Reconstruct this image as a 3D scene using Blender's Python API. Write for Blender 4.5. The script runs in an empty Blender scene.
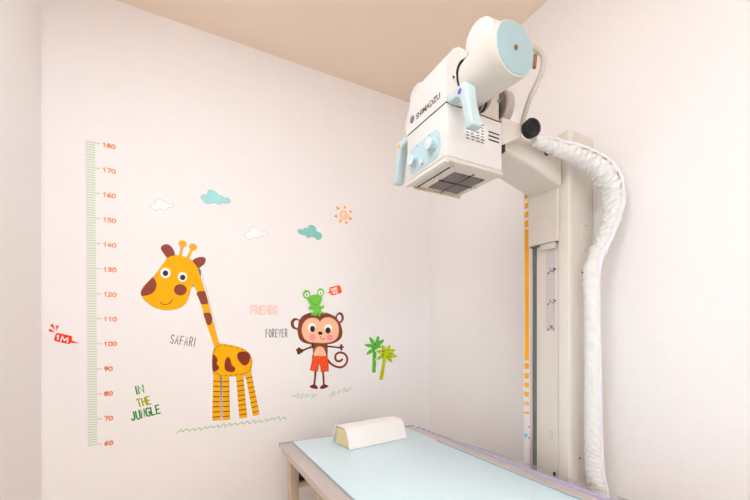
import bpy, bmesh, math, random
from mathutils import Vector, Matrix
random.seed(7)
scn = bpy.context.scene
col = scn.collection

# ------------------------------------------------------------------ camera maths (only used to measure where things stand)
F, CX, HY, H = 351.0, 375.0, 325.0, 1.074
TH = math.atan2(183, 351); S_, C_ = math.sin(TH), math.cos(TH)
YB, XR, XL, YS, ZC = 1.754, 1.284, -0.502, -2.60, 2.395      # back, right, left, front walls, ceiling
def ray(px, py):
    a = (px-CX)/F; b = (HY-py)/F
    return Vector((S_+a*C_, C_-a*S_, b))
CAM = Vector((0, 0, H))
def onx(px, py, X): r = ray(px, py); return CAM + r*(X/r.x)
def ony(px, py, Y): r = ray(px, py); return CAM + r*(Y/r.y)

# ------------------------------------------------------------------ materials
def lin(c):
    c /= 255.0
    return c/12.92 if c <= .04045 else ((c+.055)/1.055)**2.4
def rgb(r, g, b): return (lin(r), lin(g), lin(b), 1)
MATS = {}
def mat(name, c, rough=.5, metal=0, spec=.5, bump=None, trans=0, ior=1.45, noise=0, coat=0):
    if name in MATS: return MATS[name]
    m = bpy.data.materials.new(name); m.use_nodes = True
    nt = m.node_tree; b = nt.nodes['Principled BSDF']
    c = rgb(*c)
    b.inputs['Base Color'].default_value = c
    b.inputs['Roughness'].default_value = rough
    b.inputs['Metallic'].default_value = metal
    b.inputs['Specular IOR Level'].default_value = spec
    b.inputs['Transmission Weight'].default_value = trans
    b.inputs['IOR'].default_value = ior
    b.inputs['Coat Weight'].default_value = coat
    tc = nt.nodes.new('ShaderNodeTexCoord')
    n = nt.nodes.new('ShaderNodeTexNoise'); n.inputs['Scale'].default_value = 35
    nt.links.new(tc.outputs['Object'], n.inputs['Vector'])
    k = noise or .03
    mx = nt.nodes.new('ShaderNodeMix'); mx.data_type = 'RGBA'; mx.blend_type = 'MULTIPLY'
    mx.inputs[6].default_value = c; mx.inputs[0].default_value = 1
    rp = nt.nodes.new('ShaderNodeValToRGB')
    rp.color_ramp.elements[0].color = (1-k, 1-k, 1-k, 1); rp.color_ramp.elements[1].color = (1, 1, 1, 1)
    nt.links.new(n.outputs['Fac'], rp.inputs['Fac']); nt.links.new(rp.outputs['Color'], mx.inputs[7])
    nt.links.new(mx.outputs[2], b.inputs['Base Color'])
    if bump:
        sc, st, stretch = bump
        mp = nt.nodes.new('ShaderNodeMapping'); mp.inputs['Scale'].default_value = stretch
        n2 = nt.nodes.new('ShaderNodeTexNoise'); n2.inputs['Scale'].default_value = sc; n2.inputs['Detail'].default_value = 6
        bp = nt.nodes.new('ShaderNodeBump'); bp.inputs['Strength'].default_value = st; bp.inputs['Distance'].default_value = .002
        nt.links.new(tc.outputs['Object'], mp.inputs['Vector']); nt.links.new(mp.outputs[0], n2.inputs['Vector'])
        nt.links.new(n2.outputs['Fac'], bp.inputs['Height']); nt.links.new(bp.outputs[0], b.inputs['Normal'])
    MATS[name] = m
    return m
def emit(name, c, s):
    m = bpy.data.materials.new(name); m.use_nodes = True; nt = m.node_tree
    nt.nodes.remove(nt.nodes['Principled BSDF'])
    e = nt.nodes.new('ShaderNodeEmission'); e.inputs[0].default_value = (*c, 1); e.inputs[1].default_value = s
    nt.links.new(e.outputs[0], nt.nodes['Material Output'].inputs[0]); return m

WALL = mat('woven_wallpaper', (244, 241, 241), .85, spec=.2, bump=(60, .35, (1.2, 1.2, 9)))
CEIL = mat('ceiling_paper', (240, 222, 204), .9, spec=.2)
FLOOR = mat('warm_wood_floor', (240, 218, 198), .45, noise=.1)
ENAMEL = mat('white_enamel', (224, 221, 219), .32)
TUBEM = mat('ivory_enamel', (219, 213, 204), .35)
DISCM = mat('shaded_disc_brown', (146, 126, 112), .45)
DIALB = mat('dial_blue', (188, 215, 224), .4)
KNOBS = mat('knob_teal_grey', (172, 200, 203), .4)
ENAMEL2 = mat('warm_white_enamel', (219, 213, 204), .38)
GREYEN = mat('pale_grey_enamel', (214, 206, 195), .42)
BLUE = mat('pale_blue_plastic', (193, 215, 217), .35)
CAPBLUE = mat('soft_blue_cap', (164, 193, 200), .4)
PAD = mat('pale_aqua_top', (216, 238, 247), .35)
PADEDGE = mat('blue_grey_edge', (138, 172, 184), .4)
STEEL = mat('brushed_aluminium', (218, 208, 202), .42, metal=.55)
CHROME = mat('polished_chrome', (210, 210, 212), .15, metal=1)
BLACK = mat('black_rubber', (22, 21, 22), .5)
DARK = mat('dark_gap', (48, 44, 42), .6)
GROOVE = mat('grey_green_rubber', (105, 112, 107), .6)
WINDOW = mat('smoked_window', (92, 80, 75), .25)
TAN = mat('tan_painted_steel', (205, 188, 165), .45)
TEAL = mat('teal_panel', (150, 178, 165), .5)
FOAM = mat('yellow_foam', (228, 214, 168), .8)
CLOTH = mat('white_cloth', (244, 241, 237), .85, spec=.2, bump=(25, .5, (1, 1, 1)))
SLEEVE = mat('white_vinyl_sleeve', (230, 230, 229), .4, bump=(55, .9, (1, 1, 1)))
ZIP = mat('pale_lilac_zip', (232, 232, 240), .5)
CABLE = mat('grey_cable', (200, 192, 180), .45)
LILAC = mat('lilac_edge_glow', (186, 178, 222), .35)  # colour of the glow and reflections in the acrylic edge
CLEAR = mat('clear_acrylic', (238, 234, 240), .08, trans=.92, ior=1.2)
INK = mat('dark_ink', (52, 48, 50), .6)
LOGO = mat('logo_grey', (92, 82, 76), .5)
LABEL = mat('label_lilac_grey', (205, 196, 196), .5)
LABELW = mat('label_white', (236, 232, 232), .45)
YEL = mat('amber_yellow', (247, 170, 14), .5)
STRIPW = mat('strip_white', (232, 228, 226), .45)
CYAN = mat('cyan_mark', (70, 195, 220), .5)
PURPLE = mat('violet_button', (120, 84, 225), .35)
AMBER = mat('amber_button', (245, 178, 30), .35)
COPPER = mat('copper_fitting', (168, 122, 90), .35, metal=.6)
RED = mat('red_mark', (190, 60, 40), .4)

# ------------------------------------------------------------------ object helpers
def sharpen(bm, ang=35):
    for f in bm.faces: f.smooth = True
    for e in bm.edges:
        if len(e.link_faces) == 2:
            if e.link_faces[0].normal.angle(e.link_faces[1].normal, 0) > math.radians(ang): e.smooth = False
def obj(name, bm, m, parent=None, ang=35, fix=True):
    if fix: bmesh.ops.recalc_face_normals(bm, faces=bm.faces)
    bm.normal_update(); sharpen(bm, ang)
    if parent is not None:
        bm.transform(world(parent).inverted())
    me = bpy.data.meshes.new(name); bm.to_mesh(me); bm.free()
    for x in (m if isinstance(m, (list, tuple)) else [m]): me.materials.append(x)
    o = bpy.data.objects.new(name, me); col.objects.link(o)
    if parent is not None: o.parent = parent
    else:                                                    # put the origin at the base of a lone mesh
        pass
    return o
def world(o):
    m = o.matrix_basis.copy()
    while o.parent is not None:
        o = o.parent; m = o.matrix_basis @ m
    return m
def thing(name, label, cat, loc=(0, 0, 0), group=None, M=None):
    o = bpy.data.objects.new(name, None); col.objects.link(o)
    o.empty_display_size = .05
    if M is not None: o.matrix_basis = M
    else: o.location = loc
    o['label'] = label; o['category'] = cat
    if group: o['group'] = group
    return o
def tag(o, label, cat, group=None):
    o['label'] = label; o['category'] = cat
    if group: o['group'] = group
    return o
def struct(name, bm, m):
    o = obj(name, bm, m); o['kind'] = 'structure'; return o
def bevel(bm, w, seg=3, edges=None, ang=30):
    if w <= 0: return bm
    bm.normal_update()
    if edges is None:
        edges = [e for e in bm.edges if len(e.link_faces) == 2 and e.calc_face_angle(0) > math.radians(ang)]
    bmesh.ops.bevel(bm, geom=edges, offset=w, segments=seg, profile=.5, affect='EDGES', clamp_overlap=True)
    return bm
def box(x0, x1, y0, y1, z0, z1, bv=0, seg=3, bm=None):
    b = bmesh.new()
    bmesh.ops.create_cube(b, size=1)
    for v in b.verts:
        v.co = Vector((x0+(v.co.x+.5)*(x1-x0), y0+(v.co.y+.5)*(y1-y0), z0+(v.co.z+.5)*(z1-z0)))
    bevel(b, bv, seg)
    return join(bm, b)
def join(bm, b):
    if bm is None: return b
    me = bpy.data.meshes.new('tmp'); b.to_mesh(me); b.free(); bm.from_mesh(me); bpy.data.meshes.remove(me); return bm
def prism(poly, ax, a, b, bv=0, seg=3, bm=None):
    """poly: 2-D points in the two axes other than ax (in xyz order); extruded along ax from a to b"""
    q = bmesh.new()
    def P(p, t):
        l = [p[0], p[1]]; l.insert(ax, t); return Vector(l)
    A = [q.verts.new(P(p, a)) for p in poly]; B = [q.verts.new(P(p, b)) for p in poly]
    n = len(poly)
    q.faces.new(A); q.faces.new(B[::-1])
    for i in range(n): q.faces.new((A[i], B[i], B[(i+1) % n], A[(i+1) % n]))
    bmesh.ops.recalc_face_normals(q, faces=q.faces)
    bevel(q, bv, seg)
    return join(bm, q)
def lathe(p0, p1, prof, seg=48, bm=None):
    """prof: list of (t along p0->p1 in metres, radius)"""
    q = bmesh.new(); p0 = Vector(p0); d = (Vector(p1)-p0).normalized()
    u = d.orthogonal().normalized(); v = d.cross(u)
    rings = []
    for t, r in prof:
        c = p0+d*t
        if r < 1e-6: rings.append([q.verts.new(c)])
        else: rings.append([q.verts.new(c+(u*math.cos(2*math.pi*i/seg)+v*math.sin(2*math.pi*i/seg))*r) for i in range(seg)])
    for A, B in zip(rings, rings[1:]):
        for i in range(seg):
            j = (i+1) % seg
            if len(A) == 1 and len(B) == 1: continue
            if len(A) == 1: q.faces.new((A[0], B[i], B[j]))
            elif len(B) == 1: q.faces.new((A[i], B[0], A[j]))
            else: q.faces.new((A[i], B[i], B[j], A[j]))
    return join(bm, q)
def cyl(p0, p1, r, bv=0, seg=32, bm=None):
    L = (Vector(p1)-Vector(p0)).length
    if bv <= 0: return lathe(p0, p1, [(0, 0), (0, r), (L, r), (L, 0)], seg, bm)
    pr = [(0, 0)]
    for k in range(5): a = math.pi/2*k/4; pr.append((bv-bv*math.cos(a), r-bv+bv*math.sin(a)))
    for k in range(5): a = math.pi/2*k/4; pr.append((L-bv+bv*math.sin(a), r-bv+bv*math.cos(a)))
    pr.append((L, 0))
    return lathe(p0, p1, pr, seg, bm)
def cr(pts, n=8, closed=True):
    """Catmull-Rom through points (any dimension)"""
    out = []; N = len(pts); rng = range(N) if closed else range(N-1)
    g = (lambda i: pts[i % N]) if closed else (lambda i: pts[max(0, min(N-1, i))])
    for i in rng:
        p0, p1, p2, p3 = g(i-1), g(i), g(i+1), g(i+2)
        for k in range(n):
            t = k/n
            out.append(tuple(.5*((2*b)+(-a+c)*t+(2*a-5*b+4*c-d)*t*t+(-a+3*b-3*c+d)*t**3) for a, b, c, d in zip(p0, p1, p2, p3)))
    if not closed: out.append(tuple(pts[-1]))
    return out
def tube(path, rad, seg=16, bm=None, caps=True):
    q = bmesh.new(); P = [Vector(p) for p in path]; n = len(P)
    T = [(P[min(i+1, n-1)]-P[max(i-1, 0)]).normalized() for i in range(n)]
    u = T[0].orthogonal().normalized(); rings = []
    for i in range(n):
        u = (u-T[i]*u.dot(T[i])).normalized(); v = T[i].cross(u)
        r = rad[i] if isinstance(rad, (list, tuple)) else rad
        rings.append([q.verts.new(P[i]+(u*math.cos(2*math.pi*k/seg)+v*math.sin(2*math.pi*k/seg))*r) for k in range(seg)])
    for A, B in zip(rings, rings[1:]):
        for k in range(seg): q.faces.new((A[k], A[(k+1) % seg], B[(k+1) % seg], B[k]))
    if caps: q.faces.new(rings[0][::-1]); q.faces.new(rings[-1])
    return join(bm, q)
def slab(pts3, nrm, th, bm=None):
    """flat outline (world points, any shape) given a thickness along nrm"""
    q = bmesh.new(); n = Vector(nrm)
    A = [q.verts.new(Vector(p)) for p in pts3]; B = [q.verts.new(Vector(p)+n*th) for p in pts3]
    fa = q.faces.new(A); fb = q.faces.new(B[::-1]); m = len(A); q.normal_update()
    for i in range(m): q.faces.new((A[i], B[i], B[(i+1) % m], A[(i+1) % m]))
    bmesh.ops.triangulate(q, faces=[fa, fb], ngon_method='EAR_CLIP')
    return join(bm, q)
LIFT = 0
def strip(pts3, nrm, w, th, bm=None):
    """a drawn line: ribbon of width w on a plane with normal nrm"""
    P = [Vector(p) for p in pts3]; n = Vector(nrm); N = len(P); L = []; R = []
    for i in range(N):
        a = (P[i]-P[i-1]).normalized() if i else None
        b = (P[i+1]-P[i]).normalized() if i < N-1 else None
        if a is None: t = b; k = 1
        elif b is None: t = a; k = 1
        else:
            t = (a+b)
            t = t.normalized() if t.length > .2 else a
            k = min(1/max(t.dot(a), .35), 1.6)
        s = n.cross(t).normalized()*w*.5*k
        ext = Vector((0, 0, 0))
        if i == 0: ext = -t*w*.3
        if i == N-1: ext = t*w*.3
        L.append(P[i]+s+ext); R.append(P[i]-s+ext)
    q = bmesh.new(); global LIFT
    LIFT = (LIFT+1) % 9; up = n*(th+LIFT*.00002)          # crossing strokes never share a face
    La = [q.verts.new(p) for p in L]; Ra = [q.verts.new(p) for p in R]; Lb = [q.verts.new(p+up) for p in L]; Rb = [q.verts.new(p+up) for p in R]
    for i in range(N-1):
        q.faces.new((Lb[i], Lb[i+1], Rb[i+1], Rb[i])); q.faces.new((La[i], Ra[i], Ra[i+1], La[i+1]))
        q.faces.new((La[i], La[i+1], Lb[i+1], Lb[i])); q.faces.new((Ra[i], Rb[i], Rb[i+1], Ra[i+1]))
    q.faces.new((La[0], Lb[0], Rb[0], Ra[0])); q.faces.new((La[-1], Ra[-1], Rb[-1], Lb[-1]))
    return join(bm, q)

# ------------------------------------------------------------------ the room
T = .12
struct('wall_back', box(XL-T, XR+T, YB, YB+T, 0, ZC), WALL)
struct('wall_right', box(XR, XR+T, YS-T, YB, 0, ZC), WALL)
struct('wall_left', box(XL-T, XL, YS-T, YB, 0, ZC), WALL)
struct('wall_front', box(XL, XR, YS-T, YS, 0, ZC), WALL)
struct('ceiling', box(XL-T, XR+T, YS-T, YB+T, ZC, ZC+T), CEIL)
struct('floor', box(XL-T, XR+T, YS-T, YB+T, -T, 0), FLOOR)
struct('trim_1', box(XL, XL+.004, YB-.004, YB, 0, ZC), WALL)

# ------------------------------------------------------------------ x-ray table
yw, pt, rl = map(math.radians, (-1.61, 1.46, -1.69))
ex = Vector((math.cos(yw)*math.cos(rl), -math.sin(yw), math.sin(rl))).normalized()
en = Vector((-math.sin(yw), -math.cos(yw)*math.cos(pt), math.sin(pt))); en = (en-ex*ex.dot(en)).normalized()
ez = ex.cross(-en)
O = Vector((.327, 1.511, .570))                # far left corner of the table top
def tl(u, v, w): return O+ex*u+en*v+ez*w
TM = Matrix(((ex.x, -en.x, ez.x, O.x), (ex.y, -en.y, ez.y, O.y), (ex.z, -en.z, ez.z, O.z), (0, 0, 0, 1)))
xt = thing('xray_table', 'low x-ray table with pale aqua top and grey metal side rails', 'table', M=Matrix.Translation((O.x+.35, O.y-.9, 0)))
VL = 2.1                                       # length of the table
def tbox(u0, u1, v0, v1, w0, w1, bv=0, seg=2):
    b = box(u0, u1, -v1, -v0, w0, w1, bv, seg); b.transform(TM); return b
obj('table_top', tbox(.058, .632, .006, VL, -.02, .004, .002), PAD, xt)
obj('top_edge', tbox(.0555, .0585, .006, VL, -.008, .002), PADEDGE, xt)
obj('end_strip', tbox(0, .697, 0, .008, -.012, .004, .002), PADEDGE, xt)
b = prism([(0, .0), (.056, 0), (.056, -.034), (.008, -.034), (.008, -.008), (0, -.006)], 1, -.008, -VL, .0015, 2); b.transform(TM)
obj('side_rail', b, STEEL, xt)
obj('side_rail', tbox(.633, .689, .008, VL, -.034, .0005, .0015), STEEL, xt)
ar = obj('accessory_rail', tbox(.622, .645, .285, VL, .0005, .0075, .0015), STEEL, xt)
obj('rail_edge', tbox(.6190, .6225, .283, VL, .001, .0065), PADEDGE, ar)
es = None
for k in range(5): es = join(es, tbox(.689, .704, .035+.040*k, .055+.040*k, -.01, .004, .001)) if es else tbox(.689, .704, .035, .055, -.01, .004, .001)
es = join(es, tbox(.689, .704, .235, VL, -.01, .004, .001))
obj('edge_glow_strip', es, LILAC, xt)  # long strip paints the acrylic's edge glow, short dashes its reflections
q = bmesh.new(); vr = [(.32, .0), (.62, .024), (VL, .026)]; rows = []
for v, wd in vr:
    rows.append([q.verts.new(tl(u, v, w)) for u, w in ((.704, .0), (.704, .003), (.7045+wd, .003+wd*.3), (.7045+wd, .0+wd*.3))])
for r0, r1 in zip(rows, rows[1:]):
    for k in range(4): q.faces.new((r0[k], r0[(k+1) % 4], r1[(k+1) % 4], r1[k]))
q.faces.new(rows[0]); q.faces.new(rows[-1][::-1])
g = obj('clear_guard', q, CLEAR, xt)
c0 = tl(.716, .775, .006)
obj('screw', cyl(c0, c0+ez*.012, .004, .001, 12), BLACK, g)
for (x0, y0) in ((.362, 1.460), (.935, 1.44), (.39, -.40), (.965, -.42)):
    b = box(x0, x0+.038, y0, y0+.042, .0, .60, .003)
    for v in b.verts:                          # cut the top to the tilted frame
        if v.co.z > .3:
            d = Vector((v.co.x, v.co.y, 0))-O
            v.co.z = O.z-(ez.x*d.x+ez.y*d.y)/ez.z-.032
    obj('leg', b, TAN, xt)
obj('cross_rail', box(.4005, .9345, 1.464, 1.496, .385, .408, .003), TAN, xt)
obj('gap_shade', box(.4005, .9345, 1.476, 1.492, .409, .52, .001), DARK, xt)  # dark box standing in for the shade under the table's far end
obj('cross_rail', box(.428, .9645, -.412, -.386, .33, .408, .003), TAN, xt)
obj('underside_shade', tbox(.10, .60, .06, 1.0, -.12, -.036, .004), DARK, xt)  # added dark box that gives the shade beneath the table top
pd = obj('pedestal', box(.392, .86, .50, 1.22, 0, .478, .006), TAN, xt)
obj('pedestal_panel', box(.42, .83, .497, .502, .05, .44, .003), TEAL, pd)
obj('pedestal_panel', box(.389, .394, .56, 1.19, .05, .46, .003), TEAL, pd)

# ------------------------------------------------------------------ wrapped foam block on the table
def ontable(px, py):
    r = ray(px, py); t = ez.dot(O+ez*.004-CAM)/ez.dot(r); return CAM+r*t
A, B_, Cc = ontable(349, 450.3), ontable(405, 438.0), ontable(335.5, 441.5)
d1 = (B_-A).normalized(); L1 = (B_-A).length
d2 = (Cc-A); d2 = (d2-d1*d2.dot(d1)); W2 = d2.length*.9; d2.normalize()
PM = Matrix(((d1.x, d2.x, ez.x, A.x), (d1.y, d2.y, ez.y, A.y), (d1.z, d2.z, ez.z, A.z), (0, 0, 0, 1)))
pb = thing('positioning_block', 'small yellow foam block wrapped in white paper on the aqua table top', 'cushion', M=Matrix.Translation(A+d1*L1/2))
hB = .078
def trap(a): return [(a, 0+.0), (W2-a, 0), (W2-a-.012, hB-a), (.020+a, hB-a)]
core = [(.004, .002), (W2-.004, .002), (W2-.014, hB-.006), (.024, hB-.006)]
b = prism(core, 0, .004, L1-.008, .006, 3); b.transform(PM); obj('foam_core', b, FOAM, pb)
q = bmesh.new(); nu, rows = 40, []
out = cr([(-.004, .001), (.010, .045), (.020, hB-.006), (.032, hB), (W2*.5, hB+.001), (W2-.024, hB), (W2-.011, hB-.008), (W2+.002, .035), (W2+.012, .001)], 5, False)
for i in range(nu+1):
    t = i/nu; row = []
    for j, (a, h) in enumerate(out):
        wob = .0013*math.sin(9*t+j*.55)+.0009*math.sin(23*t-j*.9)
        x = -.003+.003*math.sin(j*.4)+t*(L1+.003)
        sgn = 0.0
        hh = max(h+wob*(1 if h > .01 else 0), .0008)
        row.append(q.verts.new((x, a+wob*.6, hh)))
    rows.append(row)
for r0, r1 in zip(rows, rows[1:]):
    for j in range(len(out)-1): q.faces.new((r0[j], r0[j+1], r1[j+1], r1[j]))
# closed paper fold over the far end
e = rows[-1]
q.faces.new(e)
bmesh.ops.recalc_face_normals(q, faces=q.faces); q.normal_update()
bmesh.ops.solidify(q, geom=q.faces[:], thickness=-.0018)
q.transform(PM); obj('paper_wrap', q, CLOTH, pb, 50)

# ------------------------------------------------------------------ x-ray stand: column, carriage and arm
PX0, PYS, PYN, PZ = 1.144, .758, .914, 1.747
st = thing('xray_stand', 'tall cream x-ray column standing against the right wall with yellow striped edge', 'medical stand', (1.214, .836, 0))
cl = obj('column', box(PX0+.006, XR-.003, PYS, PYN, 0, PZ, .003), ENAMEL2, st)
obj('base_plate', box(1.05, XR-.003, .70, .98, 0, .02, .004), GREYEN, st)
obj('front_flange', box(PX0-.004, PX0+.02, PYS-.0015, .795, .02, PZ-.004, .003), mat('flange_white', (228, 222, 214), .38), st)
obj('front_panel', box(PX0+.0, PX0+.012, .797, .886, .02, PZ-.02, .002), ENAMEL2, st)
obj('guide_groove', box(PX0+.0, PX0+.010, .888, .902, .02, PZ-.02, .001), GROOVE, st)
obj('guide_rail', box(PX0-.003, PX0+.010, .9025, .9135, .02, PZ-.02, .001), STEEL, st)
sp = obj('height_strip', box(PX0-.001, PX0+.006, .9145, .943, .02, 1.66, .001), STRIPW, st)
segs = [(190, 198.5), (203, 208), (211.6, 217.3), (220.4, 227.4), (229.2, 360.6), (363.2, 369), (373, 378.6), (382.6, 387.4), (392, 396.5), (402, 405), (411.8, 414)]
b = None
for a, c in segs:
    z1 = onx(527.5, a, PX0).z; z0 = onx(527.5, c, PX0).z
    q = box(PX0-.0018, PX0-.0005, .9185, .9375, z0, z1); b = join(b, q) if b else q
obj('yellow_bars', b, YEL, sp)
b = slab([onx(p[0], p[1], PX0-.0012) for p in ((523.6, 433.6), (527.9, 434.2), (525.9, 438.4))], (-1, 0, 0), .001)
obj('cyan_arrow', b, CYAN, sp)
for py in (421, 427, 431, 440.5):
    p = onx(526.4, py, PX0-.0012); obj('rivet', cyl(p, p-Vector((.0012, 0, 0)), .0022, 0, 10), STEEL, sp)
for py in (427, 438):
    p = onx(529.4, py, PX0-.003); obj('screw', cyl(p, p-Vector((.003, 0, 0)), .003, .0008, 12), COPPER, st)
for (px, py) in ((562.8, 431.3), (562.6, 441), (563, 451.5), (560.2, 435.2), (560.2, 447)):
    p = onx(px, py, PX0-.004); obj('screw', cyl(p, p-Vector((.002, 0, 0)), .002, .0006, 12), STEEL, st)
for (px, py) in ((550.8, 432.7), (551, 438)):
    p = onx(px, py, PX0); obj('cover_plug', lathe(p+Vector((.001, 0, 0)), p-Vector((.01, 0, 0)), [(0, .0085), (.0028, .0085), (.0028, .007), (.002, .0065), (.002, 0)], 24), GREYEN, st)
# label tape with distance arrows
lz0, lz1 = onx(551, 331, PX0).z, onx(551, 247, PX0).z
tp = obj('distance_label', box(PX0-.001, PX0+.001, .812, .846, lz0, lz1), LABEL, st)
# carriage cover
cz0, cz1 = 1.369, 1.735
ca = obj('carriage_cover', box(1.128, PX0+.002, .790, .911, cz0, cz1, .004), ENAMEL2, st)
arch = [(.897, cz0+.004)]+[(.8505+.0465*math.cos(math.pi*k/16), 1.425+.048*math.sin(math.pi*k/16)) for k in range(17)]+[(.804, cz0+.004)]
obj('arch_seam', strip([(1.128, y, z) for y, z in arch], (-1, 0, 0), .0016, .0008), GREYEN, ca)
obj('stop_bracket', box(1.130, PX0+.004, .800, .862, cz0-.024, cz0-.002, .002), GREYEN, st)
obj('carriage_seal', box(1.132, PX0+.004, .794, .905, cz0-.006, cz0, .001), GROOVE, st)
# arm: a wedge beam from the carriage out to the head
arm = [(.835, 1.617), (.98, 1.592), (1.136, 1.552), (1.136, 1.655), (1.0, 1.672), (.835, 1.688)]
am = obj('support_arm', prism(arm, 1, .775, .908, .012, 4), ENAMEL2, st, 30)
obj('cable_grommet', box(1.04, 1.055, .7715, .776, 1.640, 1.652, .002), BLACK, st)
# access hatch and screws on the column's side
h0 = ony(580, 225, PYS); h1 = ony(590, 251.5, PYS)
out = [(h0.x, PYS, h0.z), (h1.x, PYS, h0.z), (h1.x, PYS, h1.z), (h0.x, PYS, h1.z), (h0.x, PYS, h0.z)]
hp = obj('access_hatch', box(h0.x, h1.x, PYS-.0018, PYS+.001, h1.z, h0.z, .002, 2), ENAMEL2, st)
obj('seam', strip(out, (0, -1, 0), .0012, .0006), GREYEN, hp)
for py in (226, 250):
    p = ony(585, py, PYS-.0015); obj('screw', cyl(p, p-Vector((0, .002, 0)), .003, .0008, 12), CHROME, hp)
for px, py in ((582, 272.5), (579.3, 458)):
    p = ony(px, py, PYS); obj('screw', cyl(p+Vector((0, .001, 0)), p-Vector((0, .003, 0)), .003, .0008, 12), BLACK, st)

# ------------------------------------------------------------------ stroke lettering
FONT = {
 'A': [[(0, 0), (.5, 1), (1, 0)], [(.2, .38), (.8, .38)]], 'D': [[(.05, 0), (.05, 1), (.55, .95), (.95, .65), (.95, .35), (.55, .03), (.05, 0)]],
 'E': [[(.95, 1), (.05, 1), (.05, 0), (.95, 0)], [(.05, .52), (.8, .52)]], 'F': [[(.95, 1), (.05, 1), (.05, 0)], [(.05, .52), (.8, .52)]],
 'G': [[(.95, .85), (.6, 1), (.2, .9), (.03, .5), (.2, .1), (.6, 0), (.95, .15), (.95, .48), (.58, .48)]],
 'H': [[(.05, 0), (.05, 1)], [(.95, 0), (.95, 1)], [(.05, .52), (.95, .52)]], 'I': [[(.5, 0), (.5, 1)]],
 'J': [[(.85, 1), (.85, .25), (.55, 0), (.2, .05), (.05, .25)]], 'L': [[(.05, 1), (.05, 0), (.95, 0)]],
 'M': [[(.02, 0), (.1, 1), (.5, .3), (.9, 1), (.98, 0)]], 'N': [[(.05, 0), (.05, 1), (.95, 0), (.95, 1)]],
 'O': [[(.5, 1), (.12, .85), (.02, .5), (.12, .15), (.5, 0), (.88, .15), (.98, .5), (.88, .85), (.5, 1)]],
 'R': [[(.05, 0), (.05, 1), (.6, 1), (.92, .78), (.6, .52), (.05, .5)], [(.45, .5), (.95, 0)]],
 'S': [[(.92, .85), (.55, 1), (.12, .88), (.12, .62), (.85, .4), (.9, .15), (.5, 0), (.05, .14)]],
 'T': [[(0, 1), (1, 1)], [(.5, 1), (.5, 0)]], 'U': [[(.05, 1), (.05, .25), (.3, 0), (.7, 0), (.95, .25), (.95, 1)]],
 'V': [[(0, 1), (.5, 0), (1, 1)]], 'Y': [[(0, 1), (.5, .5), (1, 1)], [(.5, .5), (.5, 0)]], "'": [[(.5, 1), (.4, .75)]],
 'm': [[(.0, 0), (.0, .6), (.35, .6), (.5, .45), (.5, 0)], [(.5, .45), (.65, .6), (1, .6), (1, 0)]], '.': [[(.4, .0), (.6, .0)]],
 '0': [[(.5, .95), (.1, .75), (.03, .45), (.15, .1), (.5, 0), (.88, .15), (.97, .5), (.85, .85), (.5, .95)]],
 '1': [[(.15, .75), (.6, 1), (.55, 0)]], '2': [[(.08, .75), (.4, 1), (.85, .85), (.8, .55), (.05, 0), (.98, .05)]],
 '3': [[(.1, .9), (.5, 1), (.85, .8), (.4, .55), (.9, .35), (.7, .03), (.08, .08)]], '4': [[(.65, 0), (.6, 1), (.02, .35), (.98, .35)]],
 '5': [[(.9, 1), (.2, 1), (.15, .6), (.7, .6), (.92, .3), (.6, 0), (.08, .08)]], '6': [[(.75, 1), (.2, .6), (.05, .25), (.4, 0), (.85, .12), (.85, .4), (.5, .52), (.12, .3)]],
 '7': [[(.05, .95), (.95, 1), (.45, 0)]], '8': [[(.5, .55), (.1, .75), (.5, 1), (.88, .78), (.5, .55), (.05, .25), (.5, 0), (.95, .25), (.5, .55)]],
 '9': [[(.85, .65), (.5, .45), (.1, .65), (.4, 1), (.85, .85), (.85, .5), (.5, 0)]],
}
def letters(text, place, adv, lw, w, nrm, th, bm=None):
    """place(s, t): s runs along the line in letter units, t the height 0..1 -> world point"""
    pos = 0
    for chx in text:
        wd = .34 if chx in "I'" else 1
        for st_ in FONT.get(chx, []):
            pts = cr(st_, 4, False) if chx in 'SOGDUJR0235689' and len(st_) > 3 else st_
            bm = strip([place(pos*adv+a*(lw if wd == 1 else .12), t) for a, t in pts], nrm, w, th, bm)
        pos += wd
    return bm
def arrow_text(t, py):
    p = onx(549.2, py, PX0-.001); y0, z0 = p.y+.006, p.z
    n = (-1, 0, 0); X = PX0-.001
    bm = strip([(X, y0-.002, z0-.004), (X, y0-.008, z0+.001), (X, y0-.024, z0+.001), (X, y0-.026, z0-.006)], n, .0016, .0006)
    bm = slab([(X, y0+.003, z0-.005), (X, y0-.003, z0-.001), (X, y0-.004, z0-.008)], n, .0006, bm)
    return letters(t, lambda s, h: (X, y0-.008-s*.0062, z0+.004+h*.009), 1, .75, .0014, n, .0006, bm)
for t, py in (('1.2m', 272), ('1.1m', 303), ('1m', 328.5)):
    obj('arrow_mark', arrow_text(t, py), INK, tp)

# ------------------------------------------------------------------ tube head (hangs on the arm)
HX0, HX1, HY0, HY1, HZ0, HZS = .599, .806, .740, .931, 1.513, 1.667
hd = thing('xray_tube_head', 'white x-ray tube head with pale blue handles on the end of the arm', 'x-ray head', (.703, .836, HZ0))
co = obj('collimator_body', box(HX0, HX1, HY0, HY1, HZ0+.012, HZS, .004), ENAMEL, hd)
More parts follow.
